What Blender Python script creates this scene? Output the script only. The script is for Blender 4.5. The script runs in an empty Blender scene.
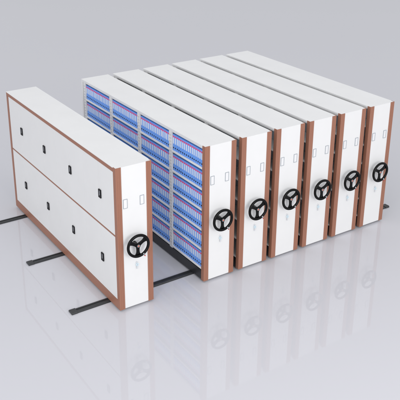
import bpy, bmesh, math, random
from mathutils import Vector, Matrix
random.seed(4)
S = bpy.context.scene
C = S.collection
PI = math.pi

# ------------------------------------------------------------------ materials
def material(name, col, rough=0.5, spec=0.5, metal=0.0, bump=0.0, bscale=60, var=0.0, vscale=3.0, coat=0.0, stretch=None):
    m = bpy.data.materials.new(name); m.use_nodes = True
    nt = m.node_tree; b = nt.nodes['Principled BSDF']
    b.inputs['Base Color'].default_value = (*col, 1)
    b.inputs['Roughness'].default_value = rough
    b.inputs['Specular IOR Level'].default_value = spec
    b.inputs['Metallic'].default_value = metal
    b.inputs['Coat Weight'].default_value = coat
    tc = nt.nodes.new('ShaderNodeTexCoord'); mp = nt.nodes.new('ShaderNodeMapping')
    nt.links.new(tc.outputs['Object'], mp.inputs['Vector'])
    if stretch: mp.inputs['Scale'].default_value = stretch
    if var:
        n = nt.nodes.new('ShaderNodeTexNoise'); n.inputs['Scale'].default_value = vscale; n.inputs['Detail'].default_value = 4
        nt.links.new(mp.outputs[0], n.inputs['Vector'])
        r = nt.nodes.new('ShaderNodeMapRange')
        r.inputs['From Min'].default_value = .3; r.inputs['From Max'].default_value = .7
        r.inputs['To Min'].default_value = 1 - var; r.inputs['To Max'].default_value = 1 + var
        nt.links.new(n.outputs['Fac'], r.inputs['Value'])
        mx = nt.nodes.new('ShaderNodeVectorMath'); mx.operation = 'SCALE'
        mx.inputs[0].default_value = col
        nt.links.new(r.outputs[0], mx.inputs['Scale'])
        nt.links.new(mx.outputs[0], b.inputs['Base Color'])
        r2 = nt.nodes.new('ShaderNodeMapRange')
        r2.inputs['To Min'].default_value = max(0.02, rough - .08); r2.inputs['To Max'].default_value = min(1, rough + .08)
        nt.links.new(n.outputs['Fac'], r2.inputs['Value']); nt.links.new(r2.outputs[0], b.inputs['Roughness'])
    if bump:
        n = nt.nodes.new('ShaderNodeTexNoise'); n.inputs['Scale'].default_value = bscale; n.inputs['Detail'].default_value = 3
        nt.links.new(mp.outputs[0], n.inputs['Vector'])
        bp = nt.nodes.new('ShaderNodeBump'); bp.inputs['Strength'].default_value = bump; bp.inputs['Distance'].default_value = .002
        nt.links.new(n.outputs['Fac'], bp.inputs['Height']); nt.links.new(bp.outputs[0], b.inputs['Normal'])
    return m

WHITE = material('white_powder_coat', (.80, .80, .80), .42, .4, bump=.12, bscale=350, var=.012)
SHELFW = material('shelf_paint', (.86, .85, .83), .45, .4, var=.02)
POST = material('post_paint', (.78, .78, .78), .45, .4, var=.02)
STEEL = material('grey_steel_sheet', (.52, .57, .62), .38, .5, metal=.15, var=.06, vscale=6)
BROWN = material('brown_trim', (.335, .150, .098), .45, .4, bump=.05, bscale=120, var=.035, vscale=3, stretch=(30, 30, 1))
BLACKM = material('black_metal', (.022, .023, .025), .4, .5, var=.1, vscale=8)
RAIL = material('rail_metal', (.035, .037, .04), .38, .5, metal=.2, var=.12, vscale=12)
RAILD = material('rail_groove', (.012, .012, .013), .5, .4)
WHEEL = material('wheel_plastic', (.0015, .0015, .0016), .24, .2, bump=.05, bscale=300)
CHROME = material('chrome', (.45, .46, .48), .25, .5, metal=1)
REDCAP = material('orange_cap', (.70, .13, .05), .35, .5)
REDTIP = material('red_tip', (.75, .05, .05), .35, .5)
BLUE = material('binder_blue', (.165, .385, .92), .40, .5, var=.05, vscale=8, bump=.08, bscale=250)
BLUED = material('binder_board', (.035, .09, .36), .6, .3)
LABEL = material('label_paper', (.78, .85, .95), .6, .3, var=.03)
PINK = material('label_tab', (.86, .09, .22), .5, .3)
RING = material('finger_ring', (.008, .008, .01), .5, .3)
FRAMEG = material('holder_frame', (.36, .40, .44), .35, .5, metal=.3)
PAPER = material('holder_card', (.80, .80, .81), .5, .4)
KEYM = material('bright_key', (.74, .76, .79), .35, .5, metal=.3)
FOB = material('key_fob', (.55, .78, .90), .3, .5)
SLOT = material('slot_dark', (.30, .30, .31), .6, .3)

# ------------------------------------------------------------------ mesh helpers
def box(bm, x0, x1, y0, y1, z0, z1, mi=0):
    v = [bm.verts.new((x, y, z)) for z in (z0, z1) for y in (y0, y1) for x in (x0, x1)]
    for f in ((0, 2, 3, 1), (4, 5, 7, 6), (0, 1, 5, 4), (2, 6, 7, 3), (0, 4, 6, 2), (1, 3, 7, 5)):
        bm.faces.new([v[i] for i in f]).material_index = mi
def prism(bm, pts, a, b, axis, mi=0):
    """extrude a 2D outline: axis 2 -> pts are (x,y); axis 1 -> pts are (x,z); axis 0 -> pts are (y,z)"""
    def P(p, t):
        return {2: (p[0], p[1], t), 1: (p[0], t, p[1]), 0: (t, p[0], p[1])}[axis]
    A = [bm.verts.new(P(p, a)) for p in pts]; B = [bm.verts.new(P(p, b)) for p in pts]
    n = len(pts)
    bm.faces.new(A).material_index = mi; bm.faces.new(B).material_index = mi
    for i in range(n):
        bm.faces.new((A[i], A[(i+1) % n], B[(i+1) % n], B[i])).material_index = mi
def cyl(bm, p0, p1, r0, r1=None, n=24, mi=0, cap=True):
    r1 = r0 if r1 is None else r1
    p0 = Vector(p0); p1 = Vector(p1); d = (p1-p0).normalized()
    u = d.orthogonal().normalized(); w = d.cross(u)
    A = [bm.verts.new(p0 + (u*math.cos(2*PI*i/n) + w*math.sin(2*PI*i/n))*r0) for i in range(n)]
    B = [bm.verts.new(p1 + (u*math.cos(2*PI*i/n) + w*math.sin(2*PI*i/n))*r1) for i in range(n)]
    for i in range(n):
        f = bm.faces.new((A[i], A[(i+1) % n], B[(i+1) % n], B[i])); f.material_index = mi; f.smooth = True
    if cap:
        bm.faces.new(A).material_index = mi; bm.faces.new(B).material_index = mi
def torus(bm, c, R, r, n=72, k=16, mi=0, groove=0.0):
    c = Vector(c); rings = []
    for i in range(n):
        a = 2*PI*i/n; e = Vector((math.cos(a), 0, math.sin(a))); ring = []
        for j in range(k):
            b = 2*PI*j/k
            rr = r
            if groove and abs(math.sin(b)+1) < .05: rr = r - groove
            ring.append(bm.verts.new(c + e*(R + rr*math.cos(b)) + Vector((0, rr*math.sin(b), 0))))
        rings.append(ring)
    for i in range(n):
        for j in range(k):
            f = bm.faces.new((rings[i][j], rings[(i+1) % n][j], rings[(i+1) % n][(j+1) % k], rings[i][(j+1) % k]))
            f.material_index = mi; f.smooth = True
def make(name, bm, mats, parent=None, bevel=0.0, loc=None):
    bmesh.ops.recalc_face_normals(bm, faces=bm.faces[:])
    me = bpy.data.meshes.new(name); bm.to_mesh(me); bm.free()
    for m in (mats if isinstance(mats, (list, tuple)) else [mats]): me.materials.append(m)
    o = bpy.data.objects.new(name, me); C.objects.link(o)
    if parent: o.parent = parent
    if loc: o.location = loc
    if bevel:
        b = o.modifiers.new('bevel', 'BEVEL'); b.width = bevel; b.segments = 2; b.limit_method = 'ANGLE'; b.angle_limit = math.radians(40)
    return o
def B(name, mats, parent, *boxes, bevel=0.0):
    bm = bmesh.new()
    for bx in boxes: box(bm, *bx)
    return make(name, bm, mats, parent, bevel)
def tag(o, label=None, cat=None, group=None, kind=None):
    if label: o['label'] = label
    if cat: o['category'] = cat
    if group: o['group'] = group
    if kind: o['kind'] = kind
    return o
def thing(name, loc, label, cat, group=None):
    o = bpy.data.objects.new(name, None); C.objects.link(o); o.location = loc
    o.empty_display_size = .2
    return tag(o, label, cat, group)
def copy_tree(o, parent=None):
    c = o.copy(); C.objects.link(c)
    if parent: c.parent = parent
    for ch in list(o.children): copy_tree(ch, c)
    return c

# ------------------------------------------------------------------ dimensions (metres)
H, L, W = 2.30, 4.228, 0.578
FLOOR = -0.030
XS = [1.503, 2.188, 2.873, 3.558, 4.243, 4.928]
PT = 0.062                       # thickness of the end panel
TR = 0.088                       # width of the brown trim on the front
SHELF_Z = [0.212, 0.551, 0.897, 1.243, 1.591, 1.938]   # tops of the shelf boards
UP = [0.985, 2.010, 3.035]       # bay posts
FAR = 4.09

# ------------------------------------------------------------------ floor
bm = bmesh.new()
n = 80; ring = [bm.verts.new((1.5+90*math.cos(2*PI*i/n), 10+90*math.sin(2*PI*i/n), FLOOR)) for i in range(n)]
bm.faces.new(ring)
FL = material('polished_floor', (.59, .59, .63), .01, .5)
nt = FL.node_tree; b = nt.nodes['Principled BSDF']; b.inputs['IOR'].default_value = 1.5
tc = nt.nodes['Texture Coordinate']
no = nt.nodes.new('ShaderNodeTexNoise'); no.inputs['Scale'].default_value = .7; no.inputs['Detail'].default_value = 5
nt.links.new(tc.outputs['Object'], no.inputs['Vector'])
mr = nt.nodes.new('ShaderNodeMapRange'); mr.inputs['To Min'].default_value = .0; mr.inputs['To Max'].default_value = .012
nt.links.new(no.outputs['Fac'], mr.inputs['Value']); nt.links.new(mr.outputs[0], b.inputs['Roughness'])
fl = make('floor', bm, FL); tag(fl, kind='structure')

# ------------------------------------------------------------------ shared parts
def end_panel(root):
    """white end panel carrying the brown corner trims, card holders, handwheel and key lock"""
    B('end_panel', WHITE, root, (.008, W-.008, 0, PT, .006, H-.028))
    for s in (0, 1):
        # L-shaped profile seen from above; fluted front, return along the side
        fx = [(-.001, PT+.006), (-.001, -.004), (.003, -.008), (.022, -.008), (.025, -.0056), (.029, -.0056), (.032, -.008),
              (.054, -.008), (.057, -.0056), (.061, -.0056), (.064, -.008), (TR-.003, -.008), (TR, -.005), (TR, .004), (.0075, .004), (.0075, PT+.006)]
        pts = fx if s == 0 else [(W-x, y) for x, y in fx]
        bm = bmesh.new(); prism(bm, pts, 0.0, H+.001, 2)
        make('corner_trim', bm, BROWN, root)
    for x in (.108, .380):
        bm = bmesh.new(); x1 = x+.068; z0, z1 = 1.655, 1.80; t = .006
        box(bm, x, x+t, -.007, .001, z0, z1); box(bm, x1-t, x1, -.007, .001, z0, z1)
        box(bm, x+t, x1-t, -.007, .001, z0, z0+t); box(bm, x+t, x1-t, -.007, .001, z1-t, z1)
        h = make('card_holder', bm, FRAMEG, root, bevel=.001)
        B('card', PAPER, h, (x+t, x1-t, -.0035, .001, z0+t, z1-t))
    # handwheel
    c = Vector((.271, -.104, 1.070)); R = .167      # dished: the hub sits behind the rim
    bm = bmesh.new(); torus(bm, c+Vector((0, -.018, 0)), R, .0215, groove=.004)
    for a in (270, 30, 150):
        a = math.radians(a); e = Vector((math.cos(a), math.sin(a))); p = Vector((-e.y, e.x))
        out = []
        rs = [.0, .03, .06, .085, .105, .122, .137, .15, .158]
        hw = [.030, .030, .0255, .0245, .026, .030, .038, .051, .064]
        for r, w in zip(rs, hw):
            q = e*r + p*w; out.append((c.x+q.x, c.z+q.y))
        for r, w in reversed(list(zip(rs, hw))):
            q = e*r - p*w; out.append((c.x+q.x, c.z+q.y))
        k = .0015*[270, 30, 150].index(round(math.degrees(a)))/3
        prism(bm, out, c.y-.011-k, c.y+.009+k, 1)
    w = make('handwheel', bm, WHEEL, root, bevel=.0035)
    bm = bmesh.new(); cyl(bm, (c.x, c.y+.009, c.z), (c.x, .002, c.z), .020, .030)
    cyl(bm, (c.x, c.y-.022, c.z), (c.x, c.y-.006, c.z), .036, .042); make('wheel_hub', bm, WHEEL, w)
    bm = bmesh.new(); cyl(bm, (c.x, c.y-.026, c.z), (c.x, c.y-.021, c.z), .022, .023); make('hub_ring', bm, CHROME, w)
    bm = bmesh.new(); cyl(bm, (c.x, c.y-.030, c.z), (c.x, c.y-.0255, c.z), .010, .011); make('hub_cap', bm, REDCAP, w)
    a = math.radians(-62); e = Vector((math.cos(a), 0, math.sin(a)))
    bm = bmesh.new(); cyl(bm, c+e*.145+Vector((0, -.042, 0)), c+e*.19+Vector((0, -.042, 0)), .008)
    cyl(bm, c+e*.165+Vector((0, -.028, 0)), c+e*.165+Vector((0, -.046, 0)), .011)
    k = make('wheel_grip', bm, CHROME, w)
    bm = bmesh.new(); cyl(bm, c+e*.19+Vector((0, -.042, 0)), c+e*.206+Vector((0, -.042, 0)), .009, .007); make('grip_tip', bm, REDTIP, w)
    # key lock with a hanging key
    lx, lz = .300, .735
    bm = bmesh.new(); cyl(bm, (lx, .002, lz), (lx, -.014, lz), .016, .014); cyl(bm, (lx, -.014, lz), (lx, -.030, lz), .004)
    k = make('key_lock', bm, KEYM, root)
    bm = bmesh.new(); torus(bm, (lx, -.024, lz-.032), .018, .0042, 28, 8); make('key_ring', bm, FOB, k)
    bm = bmesh.new(); prism(bm, [(lx-.012, lz-.060), (lx+.010, lz-.057), (lx+.006, lz-.100), (lx-.004, lz-.106), (lx-.010, lz-.098)], -.026, -.022, 1)
    make('key', bm, KEYM, k)

def shelf_cabinet(name, label):
    r = thing(name, (0, 0, 0), label, 'mobile cabinet', 'mobile cabinets on the floor rails')
    end_panel(r)
    B('top_panel', WHITE, r, (0, W, PT+.007, L, H-.028, H), (.0085, W-.0085, .0002, PT+.007, H-.028, H), (.008, W-.008, PT+.007, L-.004, H-.052, H-.028))
    B('far_panel', WHITE, r, (.0, W, L-.055, L-.001, .004, H-.029), bevel=.003)
    # plinth, dark, with white lip carried by the lowest shelf
    B('plinth', BLACKM, r, (.010, W-.010, PT+.008, L-.057, 0.0, .160))
    # posts with slotted fronts
    for y in UP + [FAR+.02]:
        bm = bmesh.new(); hw = .042
        for x0, x1, s in ((.006, .030, -1), (W-.030, W-.006, 1)):
            box(bm, x0, x1, y-hw, y+hw, .161, H-.051)
            xs = x0-.0012 if s < 0 else x1-.0008
            z = .25
            while z < H-.08:
                for dy in (-.017, .013):
                    box(bm, xs, xs+.002, y+dy, y+dy+.006, z, z+.02, 1)
                z += .055
        box(bm, .030, W-.030, y-.006, y+.006, .161, H-.051)
        make('bay_post', bm, [POST, SLOT], r)
    B('centre_sheet', STEEL, r, (W/2-.004, W/2+.004, PT+.008, L-.057, .161, H-.051))
    B('side_sheet', STEEL, r, (.034, W-.034, PT+.008, PT+.014, .214, H-.051))
    ys = [PT+.015] + sum([[u-.043, u+.043] for u in UP], []) + [FAR-.023]
    for z in SHELF_Z:
        for k in range(4):
            y0, y1 = ys[2*k], ys[2*k+1]
            for (x0, x1, xl0, xl1) in ((.016, W/2-.005, .004, .016), (W/2+.005, W-.016, W-.016, W-.004)):
                B('shelf', SHELFW, r, (x0, x1, y0, y1, z-.012, z), (xl0, xl1, y0, y1, z-.028, z+.001))
    return r

# ------------------------------------------------------------------ closed cabinet standing apart
A = thing('mobile_cabinet', (0, 0, 0), 'white cabinet with rows of closed doors and black handles, standing apart from the packed row', 'mobile cabinet', 'mobile cabinets on the floor rails')
end_panel(A)
B('top_panel', WHITE, A, (-.002, W, PT+.007, L, H-.009, H), (.0085, W-.0085, .0002, PT+.007, H-.028, H))
B('carcass', WHITE, A, (.024, W-.003, PT+.007, L-.003, .02, H-.017))
def frame_piece(name, *b): B(name, BROWN, A, b, bevel=.0015)
frame_piece('frame_rail', -.001, .023, PT+.008, L, H-.070, H-.010)
frame_piece('frame_rail', -.001, .023, PT+.008, L, .0, .150)
frame_piece('frame_rail', .002, .023, PT+.008, L-.082, 1.203, 1.226)
frame_piece('frame_stile', -.001, .023, L-.080, L, .151, H-.073)
def door_handle(parent, y, z):
    bm = bmesh.new()
    box(bm, -.006, .004, y-.036, y+.036, z-.066, z+.066, 0)
    for a, b_ in ((-.036, -.014), (.014, .036)): box(bm, -.014, -.006, y+a, y+b_, z-.066, z+.066, 0)
    for a, b_ in ((-.066, -.030), (.046, .066)): box(bm, -.014, -.006, y-.014, y+.014, z+a, z+b_, 0)
    h = make('door_handle', bm, RING, parent, bevel=.002)
    return h
y_edges = [PT+.012, .545, 1.055, 1.575, 2.085, 2.600, 3.105, 3.615, L-.084]
for (z0, z1, hz) in ((1.229, H-.074, 1.728), (.153, 1.200, .675)):
    for k in range(8):
        y0, y1 = y_edges[k]+.0012, y_edges[k+1]-.0012
        d = B('door', WHITE, A, (.004, .0235, y0, y1, z0, z1), bevel=.002)
        if k % 2 == 0:
            yy = y_edges[k+1]-.040
            h = door_handle(d, yy, hz)
            bm = bmesh.new(); box(bm, -.012, -.0062, yy-.011, yy+.011, hz-.030, hz+.045); make('handle_lever', bm, CHROME, d, bevel=.002)

# ------------------------------------------------------------------ the packed row
cab = shelf_cabinet('mobile_cabinet', 'open white cabinet filled with blue binders, first of the packed row')
cab.location = (XS[0], 0, 0)
names = ['white cabinet directly right of the binder cabinet, second of the packed row',
         'white cabinet third of the packed row, two places right of the binder cabinet',
         'white cabinet fourth of the packed row, three places right of the binder cabinet',
         'white cabinet fifth of the packed row, second from its right end',
         'rightmost white cabinet, last of the packed row, beside the empty floor']
for x, lb in zip(XS[1:], names):
    c = copy_tree(cab); c.location = (x, 0, 0); c['label'] = lb

# ------------------------------------------------------------------ binders
BH, BD = .272, .235
def binder_proto(w):
    bm = bmesh.new()
    # rounded spine seen from above
    t = w/2-.0012; pts = [(.010, -t), (.003, -t+.004), (0, -t+.010), (0, t-.010), (.003, t-.004), (.010, t), (BD, t), (BD, -t)]
    prism(bm, pts, 0, BH, 2)
    o = make('ring_binder', bm, BLUE)
    kids = []
    lw = t*.60
    kids.append(B('label_card', LABEL, o, (-.0012, .002, -lw, lw, .115, .222)))
    kids.append(B('colour_tab', PINK, o, (-.0014, .002, -lw*1.2, lw*1.2, .2235, .250)))
    bm = bmesh.new(); cyl(bm, (-.0016, 0, .047), (.001, 0, .047), .0135, n=14); kids.append(make('finger_ring', bm, RING, o))
    return o
ORD = ['first', 'second', 'third', 'fourth', 'fifth', 'sixth', 'seventh', 'eighth', 'ninth', 'tenth', 'eleventh', 'twelfth', 'thirteenth', 'fourteenth', 'fifteenth', 'sixteenth']
ROW = ['bottom shelf', 'fifth shelf down', 'fourth shelf down', 'third shelf down', 'second shelf down', 'top shelf']
BAY = ['front bay', 'second bay back', 'third bay back', 'rear bay']
CAM = Vector((-4.3554, -8.5239, 6.4096))
ys = [PT+.016] + sum([[u-.043, u+.043] for u in UP], []) + [FAR-.023]
spots = []
N = 16
def hidden(p):
    # does the closed cabinet stand between the camera and this point?
    n = 60
    for i in range(1, n):
        q = CAM.lerp(p, i/n)
        if 0 < q.x < W and 0 < q.y < L and q.z < H: return True
    return False
for bay in range(4):
    y0, y1 = ys[2*bay]+.003, ys[2*bay+1]-.003
    w = (y1-y0)/N
    for row in range(6):
        for k in range(N):
            y = y0+(k+.5)*w; z = SHELF_Z[row]+.001
            x = XS[0]+.022+random.uniform(-.002, .002)
            top = Vector((x, y, z+BH*.8)); dist = (top-CAM).length
            vis = not hidden(top) or not hidden(Vector((x, y, z+.02)))
            spots.append((0 if vis else 1, dist, x, y, z, w, row, k, bay))
spots.sort()
# 300 nearest, in view first, are things of their own; the rest is one object
protos = {}
rest = []
for i, (hid, dist, x, y, z, w, row, k, bay) in enumerate(spots):
    if i >= 300:
        rest.append((x, y, z, w)); continue
    if bay not in protos:
        o = protos[bay] = binder_proto(w)
    else:
        o = copy_tree(protos[bay])
    o.location = (x, y, z)
    tag(o, 'blue binder, %s from the right, %s, %s' % (ORD[k], ROW[row], BAY[bay]), 'binder', 'blue binders on the open shelves')
print('binders visible', sum(1 for s in spots if s[0] == 0), 'rest', len(rest))
bm = bmesh.new()
for (x, y, z, w) in rest:
    t = w/2-.0012; lw = t*.6
    box(bm, x, x+BD, y-t, y+t, z, z+BH, 0)
    box(bm, x-.0012, x+.001, y-lw, y+lw, z+.115, z+.222, 1)
    box(bm, x-.0014, x+.001, y-lw*1.2, y+lw*1.2, z+.2235, z+.250, 2)
    box(bm, x-.0016, x+.001, y-.010, y+.010, z+.037, z+.057, 3)
o = make('ring_binder_rows', bm, [BLUE, LABEL, PINK, RING])
tag(o, 'blue binders on the lower rear shelves behind the closed cabinet', 'binders', 'blue binders on the open shelves', 'stuff')

# ------------------------------------------------------------------ rails
X0, X1, RW = -.64, 6.05, .058
labs = ['dark floor rail nearest the handwheels, running under the front ends of all cabinets',
        'middle dark floor rail, its left end out in front of the closed doors',
        'dark floor rail farthest back, running out of the photo at the left']
for i, (y, lb) in enumerate(zip((.375, 2.06, 3.745), labs)):
    x0 = X0
    r = thing('floor_rail', (x0, y, FLOOR), lb, 'rail', 'floor rails under the cabinets')
    ln = X1-x0
    h = .027
    prof = [(-RW, 0), (-RW, .010), (-RW+.012, h-.004), (-RW+.020, h), (-.016, h), (-.016, h-.009), (.016, h-.009), (.016, h), (RW-.020, h), (RW-.012, h-.004), (RW, .010), (RW, 0)]
    bm = bmesh.new(); prism(bm, prof, .10, ln-.10, 0); make('rail_track', bm, RAIL, r)
    for a, b_ in ((0, .10), (ln-.10, ln)):
        bm = bmesh.new(); hh = .034
        pr = [(-RW-.006, 0), (-RW-.006, .018), (-RW+.010, hh), (RW-.010, hh), (RW+.006, .018), (RW+.006, 0)]
        prism(bm, pr, a, b_, 0); make('end_cap', bm, RAIL, r, bevel=.005)

# ------------------------------------------------------------------ camera
cam = bpy.data.cameras.new('camera'); co = bpy.data.objects.new('camera', cam); C.objects.link(co)
co.location = CAM; co.rotation_euler = (math.radians(68.448), 0, math.radians(-32.707))
cam.sensor_width = 36; cam.lens = 751.38/400*36
cam.shift_x = (200-183.147)/400; cam.shift_y = -(200-145.567)/400
cam.clip_end = 500
S.camera = co

# ------------------------------------------------------------------ light: soft studio
wd = bpy.data.worlds.new('World'); S.world = wd; wd.use_nodes = True
bg = wd.node_tree.nodes['Background']; bg.inputs[0].default_value = (.965, .975, 1.0, 1); bg.inputs[1].default_value = .96
# studio surround: brighter overhead and towards the camera's left, dimmer behind the row
wn = wd.node_tree; wt = wn.nodes.new('ShaderNodeTexCoord')
dt = wn.nodes.new('ShaderNodeVectorMath'); dt.operation = 'DOT_PRODUCT'; dt.inputs[1].default_value = (-.20, -.26, .21)
ad = wn.nodes.new('ShaderNodeMath'); ad.inputs[1].default_value = .83
wn.links.new(wt.outputs['Generated'], dt.inputs[0]); wn.links.new(dt.outputs['Value'], ad.inputs[0]); wn.links.new(ad.outputs[0], bg.inputs[1])
def area(name, loc, target, size, power, col=(1, 1, 1)):
    l = bpy.data.lights.new(name, 'AREA'); l.shape = 'DISK'; l.size = size; l.energy = power; l.color = col
    o = bpy.data.objects.new(name, l); C.objects.link(o); o.location = loc
    o.rotation_euler = (Vector(target)-Vector(loc)).to_track_quat('-Z', 'Y').to_euler()
area('softbox_front', (1.0, -12.0, 5.0), (3, 0, 1), 6, 490, (1, .99, .97))
area('softbox_left', (-9.0, -7.0, 5.5), (1, 0, 1), 2.2, 230, (1, .99, .97))
S.view_settings.view_transform = 'Standard'; S.view_settings.look = 'None'
S.view_settings.exposure = 0; S.view_settings.gamma = 1
S.render.engine = 'CYCLES'
S.render.resolution_x = 1024; S.render.resolution_y = 1024
